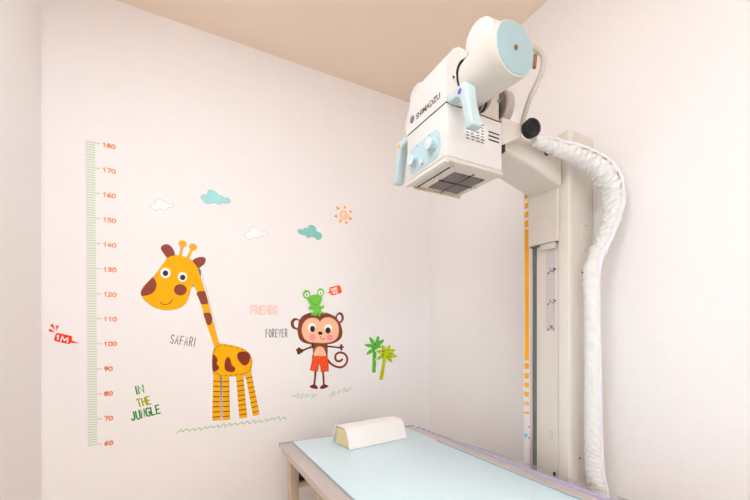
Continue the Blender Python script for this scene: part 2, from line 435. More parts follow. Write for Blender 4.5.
# dial panel on the side facing away from the column
def W(px, py, d=0): return onx(px, py, HX0-d)
yA, yB2 = W(408.6, 163).y, W(441.2, 142).y
zt, zb = W(436, 129.5).z, W(436, 158.5).z
rr = (zt-zb)/2; zc = (zt+zb)/2
sta = [(yA-rr*.8+rr*.8*math.cos(a), zc+rr*math.sin(a)) for a in [math.pi/2-math.pi*k/20 for k in range(21)]]
sta += [(yB2+rr*.8+rr*.8*math.cos(a), zc+rr*math.sin(a)) for a in [-math.pi/2-math.pi*k/20 for k in range(21)]]
dp = obj('dial_panel', slab([(HX0, y, z) for y, z in sta], (-1, 0, 0), .002), DIALB, co)
def knob(px, py, r, parent):
    p = W(px, py); p.x = HX0-.002
    d = Vector((-1, 0, 0))
    obj('knob_skirt', lathe(p, p+d, [(0, r*1.2), (.004, r*1.2), (.005, r*1.1), (.005, 0)], 32), BLUE, parent)
    obj('dial_knob', lathe(p+d*.005, p+d, [(0, r), (.012, r*.94), (.012, 0)], 32), KNOBS, parent)
    obj('knob_face', lathe(p+d*.0168, p+d, [(0, r*.95), (.002, r*.93), (.003, r*.84), (.003, 0)], 32), mat('knob_face_pale', (216, 226, 230), .4), parent)
    return p
for px, py, r in ((415.6, 161.3, .0155), (433.6, 145.0, .0165)):
    p = knob(px, py, r, co)
    b = None
    for k in range(11):
        a = math.radians(-20+k*22); R0 = r*1.42
        c = Vector((HX0-.002, p.y-R0*math.cos(a), p.z+R0*math.sin(a)*.95)); d = Vector((0, -math.cos(a), math.sin(a)))*.004
        b = strip([c, c+d], (-1, 0, 0), .0012, .0006, b)
    obj('dial_scale', b, ENAMEL, co)
p = W(423.6, 162.5); p.x = HX0-.002
obj('lamp_button', cyl(p, p-Vector((.010, 0, 0)), .0075, .002, 24), ENAMEL, co)
for px, py in ((429.8, 135.6), (417.5, 146.2)):
    p = W(px, py); p.x = HX0-.0015; obj('panel_screw', cyl(p, p-Vector((.0015, 0, 0)), .0028, .0006, 12), PADEDGE, co)
# bottom flange, rails and the smoked beam window
fl = obj('bottom_flange', box(HX0-.001, HX1+.004, HY0-.001, HY1+.006, HZ0, HZ0+.011, .003), GREYEN, hd)
obj('flange_lip', box(HX0-.004, HX0+.010, HY0, HY1+.006, HZ0-.004, HZ0+.004, .0015), ENAMEL, fl)
bw = obj('beam_window', box(.668, .785, .788, .912, HZ0-.002, HZ0+.002), WINDOW, hd)
b = box(.7255, .7275, .770, .930, HZ0-.0035, HZ0-.001); b = box(.660, .792, .849, .851, HZ0-.0035, HZ0-.001, 0, 1, b)
obj('cross_line', b, DARK, bw)
obj('accessory_rail', box(.625, .81, .925, .931, HZ0-.007, HZ0, .001), TAN, fl)
b = box(.634, .637, .770, .925, HZ0-.002, HZ0); obj('slot', b, DARK, fl)
for x, y in ((.64, .765), (.64, .848), (.80, .845), (.80, .93), (.612, .75)):
    obj('flange_screw', cyl((x, y, HZ0), (x, y, HZ0-.004), .005, .001, 16), STEEL, fl)
# warning label and vent slots on the camera side
b = None
l0, l1 = ony(464.5, 119, HY0), ony(485, 138, HY0)
la = obj('warning_label', box(l0.x, l1.x, HY0-.001, HY0+.001, l1.z-.004, l0.z+.006), LABELW, co)
for k in range(7):
    z = l0.z-.002-k*.0082
    for s in range(4):
        x0 = l0.x+.004+s*.018+random.uniform(0, .003); x1 = min(x0+random.uniform(.008, .015), l1.x-.003)
        q = box(x0, x1, HY0-.0016, HY0-.0009, z, z+.0022); b = join(b, q) if b else q
obj('small_print', b, INK, la)
b = None
for k in range(3):
    z = ony(493, 133.0, HY0).z-k*.0112
    q = box(.752, .794, HY0-.0012, HY0+.002, z-.0019, z+.0019, .0008); b = join(b, q) if b else q
obj('vent_slot', b, DARK, co)
# seam and upper cover: tall panel that curls over the tube
obj('seam_gasket', box(HX0+.002, HX1-.002, HY0+.002, HY1, HZS, HZS+.0025), DARK, hd)
TX, TZ, TR = .700, 1.751, .0676
prof = [(HX0, HZS+.0025), (HX0, 1.762), (.6035, 1.785), (.612, 1.804), (.626, 1.820), (.643, 1.829), (.660, 1.829), (.674, 1.8235)]
gap = .0668
a0 = math.atan2(1.8235-TZ, .674-TX)
prof += [(TX+gap*math.cos(a0+(math.radians(232)-a0)*k/20), TZ+gap*math.sin(a0+(math.radians(232)-a0)*k/20)) for k in range(1, 21)]
prof += [(.650, HZS+.0025)]
q = bmesh.new()
ys = [HY0+(HY1+.009-HY0)*k/24 for k in range(25)]
def cap_z(y):                                   # the far top corner is rounded off
    t = (y-.845)/(.940-.845)
    return 0 if t <= 0 else .098*(1-math.sqrt(max(0, 1-min(t, 1)**2.3)))
rings = []
for y in ys:
    dz = cap_z(y)
    rings.append([q.verts.new((x, y, max(HZS+.0025, z-dz*(max(0, z-HZS)/.16)))) for x, z in prof])
n = len(prof)
for r0, r1 in zip(rings, rings[1:]):
    for k in range(n): q.faces.new((r0[k], r0[(k+1) % n], r1[(k+1) % n], r1[k]))
f1 = q.faces.new(rings[0]); f2 = q.faces.new(rings[-1][::-1])
bmesh.ops.triangulate(q, faces=[f1, f2], ngon_method='EAR_CLIP')
cv = obj('upper_cover', q, ENAMEL, hd, 40)
p = ony(453.3, 77.3, HY0); obj('bolt_hole', lathe(p+Vector((0, .001, 0)), p-Vector((0, 1, 0)), [(0, .006), (.0025, .006), (.0025, .004), (.001, .004), (.001, 0)], 20), ENAMEL, cv)
obj('hole_plug', cyl(p+Vector((0, .001, 0)), p-Vector((0, .0016, 0)), .004, 0, 16), BLACK, cv)
# brand lettering
def text_obj(name, txt, size, width, M, m, parent, ext=.0008, bold=.012):
    cu = bpy.data.curves.new(name, 'FONT'); cu.body = txt; cu.size = 1; cu.extrude = 0; cu.offset = bold
    to = bpy.data.objects.new(name+'_curve', cu); col.objects.link(to)
    dg = bpy.context.evaluated_depsgraph_get(); me = bpy.data.meshes.new_from_object(to.evaluated_get(dg))
    bpy.data.objects.remove(to); bpy.data.curves.remove(cu)
    bm = bmesh.new(); bm.from_mesh(me); bpy.data.meshes.remove(me)
    xs = [v.co.x for v in bm.verts]; ysv = [v.co.y for v in bm.verts]
    sx, sy = width/(max(xs)-min(xs)), size/(max(ysv)-min(ysv)); mx, my = min(xs), min(ysv)
    for v in bm.verts: v.co = Vector(((v.co.x-mx)*sx, (v.co.y-my)*sy, 0))
    r = bmesh.ops.extrude_face_region(bm, geom=bm.faces[:])
    for v in r['geom']:
        if isinstance(v, bmesh.types.BMVert): v.co.z += ext
    bm.transform(M); return obj(name, bm, m, parent)
pa = W(416.3, 119.2); pb_ = W(440, 98.5)
yL, yR = pa.y, pb_.y; zL = (pa.z+pb_.z)/2
TMx = Matrix(((0, 0, -1, HX0), (-1, 0, 0, yL), (0, 1, 0, zL), (0, 0, 0, 1)))
text_obj('brand_lettering', 'SHIMADZU', .0165, yL-yR, TMx, LOGO, cv)
pm = W(412.3, 119.5); R0 = .0092
ring = [(HX0, pm.y+R0*math.cos(2*math.pi*k/28), pm.z+R0*math.sin(2*math.pi*k/28)) for k in range(29)]
b = strip(ring, (-1, 0, 0), .003, .0008)
b = strip([(HX0, pm.y, pm.z-R0), (HX0, pm.y, pm.z+R0)], (-1, 0, 0), .003, .0008, b)
b = strip([(HX0, pm.y-R0, pm.z), (HX0, pm.y+R0, pm.z)], (-1, 0, 0), .003, .0008, b)
obj('brand_emblem', b, LOGO, cv)
# tube housing
TY0, TY1 = .602, 1.03
L = TY1-TY0
obj('tube_housing', lathe((TX, TY0, TZ), (TX, TY1, TZ), [(0, 0), (0, TR-.004), (.0015, TR-.001), (.005, TR), (.02, TR), (.14, TR-.0075), (L-.03, TR-.0075), (L-.012, TR-.012), (L-.003, TR-.02), (L, TR-.03), (L, 0)], 72), TUBEM, hd, 40)
ec = obj('end_cap', cyl((TX, TY0-.002, TZ), (TX, TY0+.004, TZ), TR-.004, .001, 72), CAPBLUE, hd)
obj('cap_screw', lathe((TX, TY0-.0015, TZ), (TX, TY0-1, TZ), [(0, .0065), (.002, .0065), (.003, .0035), (.005, .0035), (.006, 0)], 16), COPPER, ec)
# cable receptacles on top of the tube
for name, cy, cx0, rr_ in (('cable_receptacle', .705, .672, .0505), ('cable_receptacle', .957, .650, .048)):
    ax = Vector((1, 0, .10)).normalized(); p0 = Vector((cx0, cy, 1.836 if cy < .8 else 1.816))
    pr = [(0, 0), (0, rr_-.018)]
    for k in range(1, 7): a = math.pi/2*k/6; pr.append((.016-.016*math.cos(a), rr_-.016+.016*math.sin(a)))
    pr += [(.125, rr_), (.14, rr_*.8), (.15, rr_*.4), (.15, 0)]
    obj(name, lathe(p0, p0+ax, pr, 56), ENAMEL, hd, 40)
# yoke brackets under the tube
prf = [(.735, 1.6695), (.806, 1.6695), (.806, 1.765), (.7775, 1.765)]
prf += [(TX+.0775*math.cos(a), TZ+.0775*math.sin(a)) for a in [math.radians(5-75*k/10) for k in range(11)]]
yk = obj('yoke_bracket', prism(prf, 1, .752, .768, .001, 1), ENAMEL2, hd)
obj('yoke_bracket', prism(prf, 1, .905, .921, .001, 1), ENAMEL2, hd)
p = ony(498.4, 101.3, .752); obj('yoke_bolt', lathe(p, p-Vector((0, 1, 0)), [(0, .006), (.002, .006), (.002, .004), (.005, .004), (.005, 0)], 6), PADEDGE, yk)
obj('top_plate', box(.660, .806, .752, .921, HZS+.003, HZS+.012, .001), ENAMEL2, hd)
obj('clamp_band', tube([(TX+.0715*math.cos(a), .775, TZ+.0715*math.sin(a)) for a in [math.radians(-120+110*k/16) for k in range(17)]], .004, 8), CHROME, hd)
p = ony(480.2, 101.2, .735); obj('red_index', box(p.x-.006, p.x+.006, .722, .74, p.z-.003, p.z+.003, .001), RED, hd)
# rotation disc and lock bracket between head and arm
obj('rotation_disc', cyl((.836, .805, 1.749), (.868, .805, 1.749), .060, .004, 64), mat('disc_rim_grey', (188, 180, 175), .4), hd)
obj('disc_face', cyl((.834, .805, 1.749), (.8365, .805, 1.749), .054, .0008, 64), DISCM, hd)  # shade on this face is put into its brown-grey colour
obj('disc_hub', cyl((.806, .815, 1.735), (.836, .815, 1.735), .044, .002, 40), BLACK, hd)
q = prism([(.812, .772), (.812, .746), (.874, .731), (.884, .737), (.884, .772)], 2, 1.642, 1.677, .002, 2)
for v in q.verts:                               # it is deeper where it meets the head
    t = (.884-v.co.x)/.072
    v.co.z += (.012 if v.co.z > 1.66 else -.036)*t
lb = obj('lock_bracket', q, ENAMEL2, hd)
kd = Vector((-.22, -.97, -.05)).normalized(); kc = ony(531.3, 128.3, .712); k0 = kc-kd*.034
obj('lock_bolt', cyl(k0, k0+kd*.035, .0035, 0, 16), CHROME, hd)
kp = kc-kd*.014
obj('lock_knob', lathe(kp, kp+kd, [(0, 0), (0, .020), (.003, .0265), (.020, .0275), (.023, .026), (.024, .020), (.021, .018), (.021, .013), (.023, .012), (.023, 0)], 40), BLACK, hd)
obj('plug', box(.8075, .835, .752, .775, 1.592, 1.632, .004), BLACK, hd)
obj('plug_lead', tube(cr([tuple(ony(502.5, 144.5, .745)), tuple(ony(506, 140.5, .745)), tuple(ony(510, 137.5, .76))], 6, False), .0018, 8), ENAMEL, hd)
# handles
def handle(sgn, ya, mb):
    """sgn -1: towards the camera, +1: away"""
    x0, x1 = .602, .634; lo = .108 if sgn < 0 else .121
    y = lambda d: ya+sgn*d
    up = .012 if sgn < 0 else .004
    pr = [(0, HZS+.006+up), (.052, HZS+.006+up), (.066, HZS+.004+up), (.075, HZS-.006+up), (.079, HZS-.03), (.097, HZS-lo+.002), (.071, HZS-lo), (.052, HZS-.034+up*.5), (.043, HZS-.022+up), (.032, HZS-.018+up), (0, HZS-.016+up)]
    h = obj('handle', prism([(y(d), z) for d, z in pr], 0, x0, x1, .005, 3), BLUE, hd, 30)
    c = Vector((x0, y(.052), HZS-.012+up*.8))
    obj('button_ring', lathe(c+Vector((.001, 0, 0)), c-Vector((1, 0, 0)), [(0, .0120), (.003, .0120), (.0035, .0100), (.0035, .008), (.001, .008)], 24), ENAMEL, h)
    obj('button', cyl(c+Vector((.001, 0, 0)), c-Vector((.003, 0, 0)), .0068, .001, 20), mb, h)
handle(-1, HY0, PURPLE); handle(1, HY1, AMBER)

# ------------------------------------------------------------------ cables
pts = [(527, 47.5, .705), (535, 48.5, .70), (541.5, 54, .695), (543.3, 63, .695), (541, 74, .70), (536, 85, .71), (531, 96, .72), (527, 107, .735), (524, 118, .75), (522.3, 126, .752)]
P3 = [tuple(ony(*p)) for p in pts]
hv = thing('high_voltage_cable', 'thick grey cable looping down from the top of the tube head', 'cable', P3[-1])
obj('cable_jacket', tube(cr(P3, 8, False), .0074, 20), CABLE, hv, 60)
p = Vector(P3[0]); obj('cable_gland', lathe(p-Vector((.03, 0, 0)), p+Vector((1, 0, 0)), [(0, 0), (0, .016), (.02, .016), (.022, .0125), (.042, .0115), (.042, 0)], 24), GREYEN, hv)
p = ony(534.2, 61, .73); obj('cable_clip', cyl(p-Vector((.0, .0, .022)), p+Vector((.006, 0, .022)), .006, .002, 16), COPPER, hv)

hp_ = [(533, 140, .750, 5.5), (541, 142, .745, 6.5), (550, 145, .742, 7), (560, 149, .733, 7.5), (574, 153.5, .715, 8.5), (588, 160.5, .70, 10), (600, 169.5, .685, 11), (608.5, 181, .672, 11), (613, 194, .665, 10),
       (614, 206, .663, 9), (610.5, 222, .668, 8.3), (602.5, 243, .685, 7.5), (594.5, 260, .70, 7.6), (591.5, 276, .705, 7.5), (591.5, 300, .705, 7.0), (592.3, 340, .705, 7.0), (592.8, 400, .705, 7.6), (593.3, 440, .705, 8.0),
       (594, 460, .705, 8.2), (595.5, 478, .70, 8.6), (598, 495, .70, 9), (600, 530, .70, 9.5), (601, 565, .70, 9.5)]
ctr = []
for px, py, y, hw in hp_:
    p = ony(px, py, y); Zd = p.x*S_+p.y*C_; ctr.append((p.x, p.y, p.z, hw*Zd/F))
den = cr(ctr, 26, False)
sv = thing('cable_sleeve', 'white quilted zip-up cable sleeve arching over the column and hanging down beside it', 'cable sleeve', (den[-1][0], den[-1][1], den[-1][2]))
q = bmesh.new(); P = [Vector(d[:3]) for d in den]; n = len(P); SEG = 44
u = Vector((.3, -1, 0)); rings = []; s = 0; zipc = []
ridges = [random.uniform(-1, 1) for _ in range(400)]
for i in range(n):
    if i: s += (P[i]-P[i-1]).length
    t = (P[min(i+1, n-1)]-P[max(i-1, 0)]).normalized()
    u = (u-t*u.dot(t)).normalized(); v = t.cross(u); r = den[i][3]; ring = []
    soft = 1.0 if P[i].z > 1.28 else .5
    for k in range(SEG):
        a = 2*math.pi*k/SEG
        w = 0
        for (f1, m1, p1, am1) in ((88, 2, .3, .08), (140, -3, 1.9, .07), (60, 1, 4.0, .07), (230, 3, 2.2, .04), (175, -1, .7, .05)):
            x = math.sin(f1*s+m1*a+p1+1.3*math.sin(17*s+p1)+.8*math.sin(2*a+31*s))
            w += am1*(1.5-2.6*abs(x)**.7)*(.65+.35*math.sin(7*s+p1*2+a))
        rr_ = r*(1+soft*w)
        ring.append(q.verts.new(P[i]+(u*math.cos(a)+v*math.sin(a))*rr_))
    az = 2*math.pi*ZK/SEG if False else 0
    rings.append(ring); zipc.append((P[i], u.copy(), v.copy(), r))
for A_, B2 in zip(rings, rings[1:]):
    for k in range(SEG): q.faces.new((A_[k], A_[(k+1) % SEG], B2[(k+1) % SEG], B2[k]))
q.faces.new(rings[0][::-1]); q.faces.new(rings[-1])
obj('sleeve', q, SLEEVE, sv, 60)
# zip line runs along the outer side of the sleeve
q = bmesh.new(); prev = None
for i, (c, u_, v_, r) in enumerate(zipc):
    best = None
    # outer side as seen from the room: east, slightly towards the camera
    d = Vector((.0, -.72, .60)); t = (P[min(i+1, n-1)]-P[max(i-1, 0)]).normalized()
    d = (d-t*d.dot(t)).normalized(); e_ = t.cross(d)
    ring = [q.verts.new(c+(d*math.cos(a)+e_*math.sin(a))*(r*1.08+o_)) for a, o_ in ((-.30, -.004), (-.2, .0008), (.2, .0008), (.30, -.004))]
    if prev:
        for k in range(3): q.faces.new((prev[k], prev[k+1], ring[k+1], ring[k]))
    prev = ring
obj('zip', q, ZIP, sv, 60)

# ------------------------------------------------------------------ wall stickers
NW = Vector((0, -1, 0)); LT = .0005
def wp(p, layer): v = ony(p[0], p[1], YB); return Vector((v.x, YB-LT*layer, v.z))
def K(ox, oy, s): return lambda *pts: [(ox+a/s, oy+b/s) for a, b in pts]
def grow(pts, d):
    """offset a pixel outline outwards (d in metres on the wall)"""
    w = [wp(p, 0) for p in pts]; n = len(w)
    ar = sum(w[i].x*w[(i+1) % n].z-w[(i+1) % n].x*w[i].z for i in range(n)); sg = 1 if ar > 0 else -1
    out = []
    for i in range(n):
        a = w[i]-w[i-1]; b = w[(i+1) % n]-w[i]
        na = Vector((a.z, 0, -a.x)); nb = Vector((b.z, 0, -b.x))
        na = na.normalized() if na.length > 1e-7 else nb.normalized()
        nb = nb.normalized() if nb.length > 1e-7 else na
        m = na+nb; m = m.normalized() if m.length > .3 else na
        out.append(w[i]+m*d*sg*min(1/max(m.dot(na), .6), 1.5))
    return out
def poly(pts, layer, smooth=8, bm=None, d=0, th=None):
    if smooth: pts = cr(pts, smooth)
    if d: w = grow(pts, d); w = [Vector((p.x, YB-LT*layer, p.z)) for p in w]
    else: w = [wp(p, layer) for p in pts]
    if layer == 0: return slab([p-NW*.001 for p in w], NW, LT+.001, bm)      # pressed onto the wall
    return slab(w, NW, th or LT, bm)
def line(pts, layer, w, smooth=0, bm=None):
    if smooth: pts = cr(pts, smooth, False)
    if layer == 0: return strip([wp(p, -2) for p in pts], NW, w, LT*3, bm)
    return strip([wp(p, layer) for p in pts], NW, w, LT, bm)
def ell(c, rx, ry, n=28, rot=0):
    cr_, sr = math.cos(rot), math.sin(rot)
    return [(c[0]+rx*math.cos(2*math.pi*k/n)*cr_-ry*math.sin(2*math.pi*k/n)*sr, c[1]+rx*math.cos(2*math.pi*k/n)*sr+ry*math.sin(2*math.pi*k/n)*cr_) for k in range(n)]
def dashes(pts, layer, w, on=3, off=3, bm=None):
    """short stitches along a dense path"""
    i = 0
    while i+on < len(pts):
        bm = line(pts[i:i+on+1], layer, w, 0, bm); i += on+off
    return bm
def wroot(name, label, cat, px, py, group=None):
    return thing(name, label, cat, wp((px, py), 0), group)
VW = mat('sticker_white', (248, 245, 245), .5); VG = mat('sticker_edge_grey', (186, 184, 198), .5)
GY = mat('giraffe_yellow', (251, 180, 4), .5); GB = mat('giraffe_brown', (150, 74, 56), .5); GD = mat('giraffe_dark_brown', (140, 52, 36), .5)
STITCH = mat('stitch_brown', (110, 62, 20), .6); EYE = mat('eye_black', (28, 22, 22), .4)
MB = mat('monkey_brown', (140, 68, 50), .5); PEACH = mat('monkey_peach', (252, 196, 158), .5); PINK = mat('cheek_pink', (250, 150, 165), .5)
SHORTS = mat('shorts_orange', (246, 84, 40), .5); LIMB = mat('monkey_limb_brown', (118, 50, 38), .5)
FG = mat('frog_green', (122, 205, 78), .5); FD = mat('frog_dark_green', (70, 150, 50), .5)
PG = mat('palm_green', (92, 190, 62), .5); PO = mat('palm_olive', (186, 204, 16), .5)
TQ = mat('cloud_turquoise', (158, 226, 224), .5); TQ2 = mat('cloud_teal', (128, 204, 194), .5)
SUN = mat('sun_orange', (250, 168, 18), .5); RLG = mat('ruler_green', (204, 219, 194), .5); NUM = mat('numeral_orange', (252, 158, 112), .5); NUM2 = mat('numeral_deep_orange', (246, 134, 82), .5)
TAGR = mat('tag_red', (248, 62, 30), .5); BUB = mat('bubble_orange', (250, 96, 36), .5)
WG = mat('word_green', (46, 140, 56), .5); WO = mat('word_olive', (172, 172, 40), .5); WP = mat('word_pink', (246, 190, 178), .5); WD = mat('word_grey', (112, 104, 104), .5)
GRS = mat('grass_green', (122, 184, 98), .5)
for n_ in ('giraffe_yellow', 'giraffe_brown', 'giraffe_dark_brown', 'monkey_brown', 'monkey_peach', 'monkey_limb_brown', 'shorts_orange', 'frog_green', 'palm_green', 'palm_olive', 'sun_orange', 'tag_red', 'bubble_orange', 'grass_green', 'word_green', 'word_olive'):
    MATS[n_].node_tree.nodes['Principled BSDF'].inputs['Specular IOR Level'].default_value = .15
BD, GD_ = .0065, .0014          # white border and grey edge widths

# --- giraffe
c1, c2, c3, c4 = K(135, 235, 10), K(135, 270, 25/3), K(165, 320, 25/3), K(170, 330, 4.546)
gr = wroot('giraffe_sticker', 'big yellow giraffe wall sticker with long spotted neck and striped legs', 'wall sticker', 230, 420)
head = [(167.8, 258), (161.5, 266), (153.5, 276.5), (145, 284.8), (141.2, 291.6), (142.4, 297), (147, 302.4), (155.4, 307.8), (166.2, 310.2), (177, 309), (184.8, 304.2), (188.4, 297.6), (190.8, 289.2), (193.5, 283), (199, 276), (198.3, 269.5), (193, 262), (186, 257.5), (179, 255.5), (173, 255.8)]
neck = [(190, 266), (192.8, 283.2), (198, 294), (203.4, 312), (206.0, 322.4), (214.8, 347), (219.6, 346), (213.6, 323.6), (207, 297.6), (203.6, 286.8), (201, 279), (198.4, 270)]
ear1 = c1((335, 232), (285, 180), (260, 132), (285, 100), (330, 96), (370, 125), (392, 170), (392, 208)); ear2 = c1((580, 272), (590, 245), (630, 226), (680, 221), (705, 240), (695, 285), (660, 315), (625, 328))
h1 = c1((440, 212), (455, 150), (460, 112), (437, 85), (445, 62), (475, 55), (505, 65), (515, 90), (495, 115), (480, 118), (470, 160), (465, 214)); h2 = c1((512, 228), (540, 180), (560, 145), (540, 125), (550, 100), (580, 92), (610, 105), (618, 135), (600, 155), (580, 155), (560, 195), (537, 242))
body = c3((455, 200), (540, 208), (640, 235), (700, 275), (725, 330), (722, 390), (700, 435), (640, 460), (560, 468), (480, 472), (430, 455), (400, 425), (394, 370), (394, 300), (404, 250), (425, 216))
legs = [c4((198, 195), (227, 200), (228, 410), (193, 412)), c4((236, 200), (268, 200), (272, 407), (240, 409)), c4((300, 200), (331, 195), (350, 397), (316, 401)), c4((340, 185), (366, 180), (406, 383), (378, 391))]
bg = gg = None
for pts, sm in [(head, 8), (neck, 0), (ear1, 8), (ear2, 8), (body, 8)]+[(l, 0) for l in legs]:
    bg = poly(pts, 0, sm, bg, BD); gg = poly(pts, 1, sm, gg, GD_)
for a_, k_ in (((45.3, 21), (47.6, 9.2)), ((52.6, 23), (58, 12))):
    a_ = (135+a_[0], 235+a_[1]); k_ = (135+k_[0], 235+k_[1])
    bg = line([a_, k_], 0, .0115+BD, 0, bg); bg = poly(ell(k_, 5.4, 4.8), 0, 0, bg)
    gg = line([a_, k_], 1, .0128, 0, gg); gg = poly(ell(k_, 4.3, 3.5, 28, .25), 1, 0, gg)
obj('backing', bg, VW, gr); obj('edge', gg, VG, gr)
lg_objs = []
for l in legs:
    lo = obj('leg', poly(l, 2, 0), GY, gr)
    b = None
    for k in range(8):
        t = .17+k*.108
        a_ = (l[0][0]+(l[3][0]-l[0][0])*t, l[0][1]+(l[3][1]-l[0][1])*t); c_ = (l[1][0]+(l[2][0]-l[1][0])*(t-.006), l[1][1]+(l[2][1]-l[1][1])*(t-.006))
        b = line([a_, c_], 3, .0042, 0, b)
    obj('stripes', b, STITCH, lo)
nk = obj('neck', poly(neck, 2, 0), GY, gr)
for sp_ in (c2((513, 195), (530, 180), (580, 178), (594, 215), (608, 275), (575, 285), (550, 280), (530, 235)), c2((570, 365), (590, 357), (625, 360), (642, 395), (638, 440), (620, 460), (600, 450), (585, 410))):
    obj('spot', poly(sp_, 3), GB, nk)
zz = []
for k in range(30):
    t = k/29; x = 200+t*15.2; y = 270+t*57
    zz.append((x+(.2 if k % 2 else 1.6), y-(0.8 if k % 2 else -.3)))
obj('mane', line(zz, 2, .0016), VG, nk)
bo = obj('body', poly(body, 3), GY, gr)
for sp_ in (c3((602, 290), (620, 266), (670, 263), (705, 285), (708, 322), (690, 366), (655, 378), (625, 352), (605, 322)), c3((525, 308), (545, 330), (555, 370), (585, 405), (570, 430), (530, 430), (500, 410), (497, 360), (508, 322)), c3((398, 292), (425, 305), (438, 335), (432, 365), (450, 390), (440, 415), (398, 422))):
    obj('spot', poly(sp_, 4), GD, bo)
ins = grow(cr(body, 12), -.005); b = None; i = 0
while i+5 < len(ins):
    b = strip([Vector((p.x, YB-LT*5, p.z)) for p in ins[i:i+4]], NW, .0024, LT, b); i += 6
obj('stitching', b, STITCH, bo)
he = obj('head', poly(head, 3), GY, gr)
obj('ear', poly(ear1, 2), GB, he); obj('ear', poly(ear2, 2), GB, he)
obj('horn', poly(h1, 2, 6), GY, he); obj('horn', poly(h2, 2, 6), GY, he)
for (x, y), r, (x2, y2), r2 in (((305, 381), 5.1, (305, 383), 2.8), ((475, 420), 4.7, (477, 425), 2.7)):
    e1 = c1((x, y))[0]; e2 = c1((x2, y2))[0]
    obj('eye', poly(ell(e1, r, r*1.02), 4, 0), VW, he); obj('pupil', poly(ell(e2, r2, r2), 5, 0), EYE, he)
obj('nose_patch', poly(c2((150, 62), (175, 100), (178, 140), (160, 180), (120, 205), (60, 216), (50, 185), (75, 140), (110, 100)), 4), GB, he)
obj('cheek', poly(ell(c2((378, 165))[0], 6.4, 5.6), 4, 0), GB, he)
obj('smile', line(c2((208, 265), (225, 282), (260, 288), (295, 272), (312, 242)), 4, .0028, 6), STITCH, he)

# --- grass strokes
def zig(a, b, n, amp, seed):
    rn = random.Random(seed); out = []
    for k in range(n+1):
        t = k/n; x = a[0]+(b[0]-a[0])*t; y = a[1]+(b[1]-a[1])*t
        out.append((x+(.9 if k % 2 else -.9)*rn.uniform(.3, 1.6), y+(-amp if k % 2 else amp)*rn.uniform(.6, 1.2)))
    return out
tag(obj('grass_sticker', line(zig((177.5, 431.5), (286.5, 417.5), 36, 1.7, 3), 0, .0026), GRS), 'long zigzag green grass line sticker under the giraffe\'s feet', 'wall sticker')
c8 = K(285, 380, 10)
tag(obj('grass_sticker', line(c8((82, 166), (140, 130), (118, 178), (185, 132), (150, 185), (232, 138), (205, 172), (290, 138), (265, 182), (318, 142)), 0, .0032), GRS), 'short level green grass scribble sticker below the monkey, on the giraffe\'s side', 'wall sticker')
tag(obj('grass_sticker', line(c8((450, 160), (492, 112), (482, 158), (550, 100), (532, 136), (600, 78), (580, 128), (625, 88), (612, 120), (660, 74)), 0, .0032), GRS), 'short steep green grass scribble sticker to the right of the monkey\'s feet', 'wall sticker')

# --- monkey
m1, m2 = K(285, 310, 12.5), K(285, 340, 10)
mk = wroot('monkey_sticker', 'brown monkey wall sticker in orange shorts with a curled tail', 'wall sticker', 320, 389)
mh = m1((240, 60), (310, 35), (380, 25), (470, 28), (550, 45), (620, 82), (675, 145), (707, 220), (715, 290), (700, 350), (640, 400), (560, 425), (440, 435), (330, 430), (240, 410), (185, 370), (160, 300), (160, 220), (170, 150), (200, 95))
e1, e2 = ell(m1((130, 170))[0], 60/12.5, 70/12.5), ell(m1((685, 95))[0], 50/12.5, 68/12.5)
torso = m2((285, 30), (425, 30), (427, 120), (422, 170), (278, 170))
shorts = m2((279, 162), (421, 162), (434, 240), (434, 312), (358, 318), (346, 238), (338, 230), (325, 318), (246, 300), (265, 230))
hl = m2((172, 108), (152, 80), (137, 68), (126, 86), (108, 90), (112, 105), (120, 118), (122, 142), (140, 146), (157, 128)); hr = m2((543, 70), (558, 38), (573, 44), (570, 60), (590, 62), (586, 76), (572, 86), (576, 104), (560, 104), (548, 90))
fl_ = m2((285, 442), (248, 460), (255, 476), (300, 489), (327, 486), (320, 460), (302, 446)); fr_ = m2((375, 448), (350, 470), (355, 488), (390, 486), (432, 465), (420, 450), (395, 443))
armL, armR = m2((295, 62), (230, 82), (162, 110)), m2((420, 62), (490, 70), (550, 77))
legL, legR = m2((304, 310), (300, 380), (290, 456)), m2((378, 310), (384, 380), (388, 456))
tail = cr(m2((415, 185), (450, 228), (500, 262), (560, 272), (605, 244), (622, 190), (600, 142), (552, 124), (512, 142), (502, 182), (522, 210), (555, 208), (572, 192)), 8, False)
PXM = .0048                                       # metres per photo pixel about here
bg = None
for pts, sm in ((mh, 8), (e1, 0), (e2, 0), (torso, 0), (shorts, 0), (hl, 0), (hr, 0), (fl_, 6), (fr_, 6)): bg = poly(pts, 0, sm, bg, BD)
for pts, w in ((armL, 1.9), (armR, 1.9), (legL, 2.2), (legR, 2.2), (tail, 2.4)): bg = line(pts, 0, w*PXM+2*BD, 0, bg)
obj('backing', bg, VW, mk)
hd_ = obj('head', poly(mh, 3), MB, mk)
for e_, (cx_, cy_), rx, ry in ((e1, (146, 174), 36, 48), (e2, (677, 100), 28, 44)):
    obj('ear', poly(e_, 1, 0), MB, hd_); obj('inner_ear', poly(ell(m1((cx_, cy_))[0], rx/12.5, ry/12.5), 2, 0), VW, hd_)
face = m1((435, 140), (410, 110), (350, 95), (280, 110), (230, 160), (207, 230), (215, 310), (250, 370), (310, 400), (420, 412), (530, 410), (610, 386), (655, 340), (672, 270), (665, 190), (630, 130), (570, 95), (510, 90), (460, 112))
obj('face', poly(face, 4, 6), PEACH, hd_)
b = None; fp = grow(cr(face, 6), -.0015)
n = len(fp)
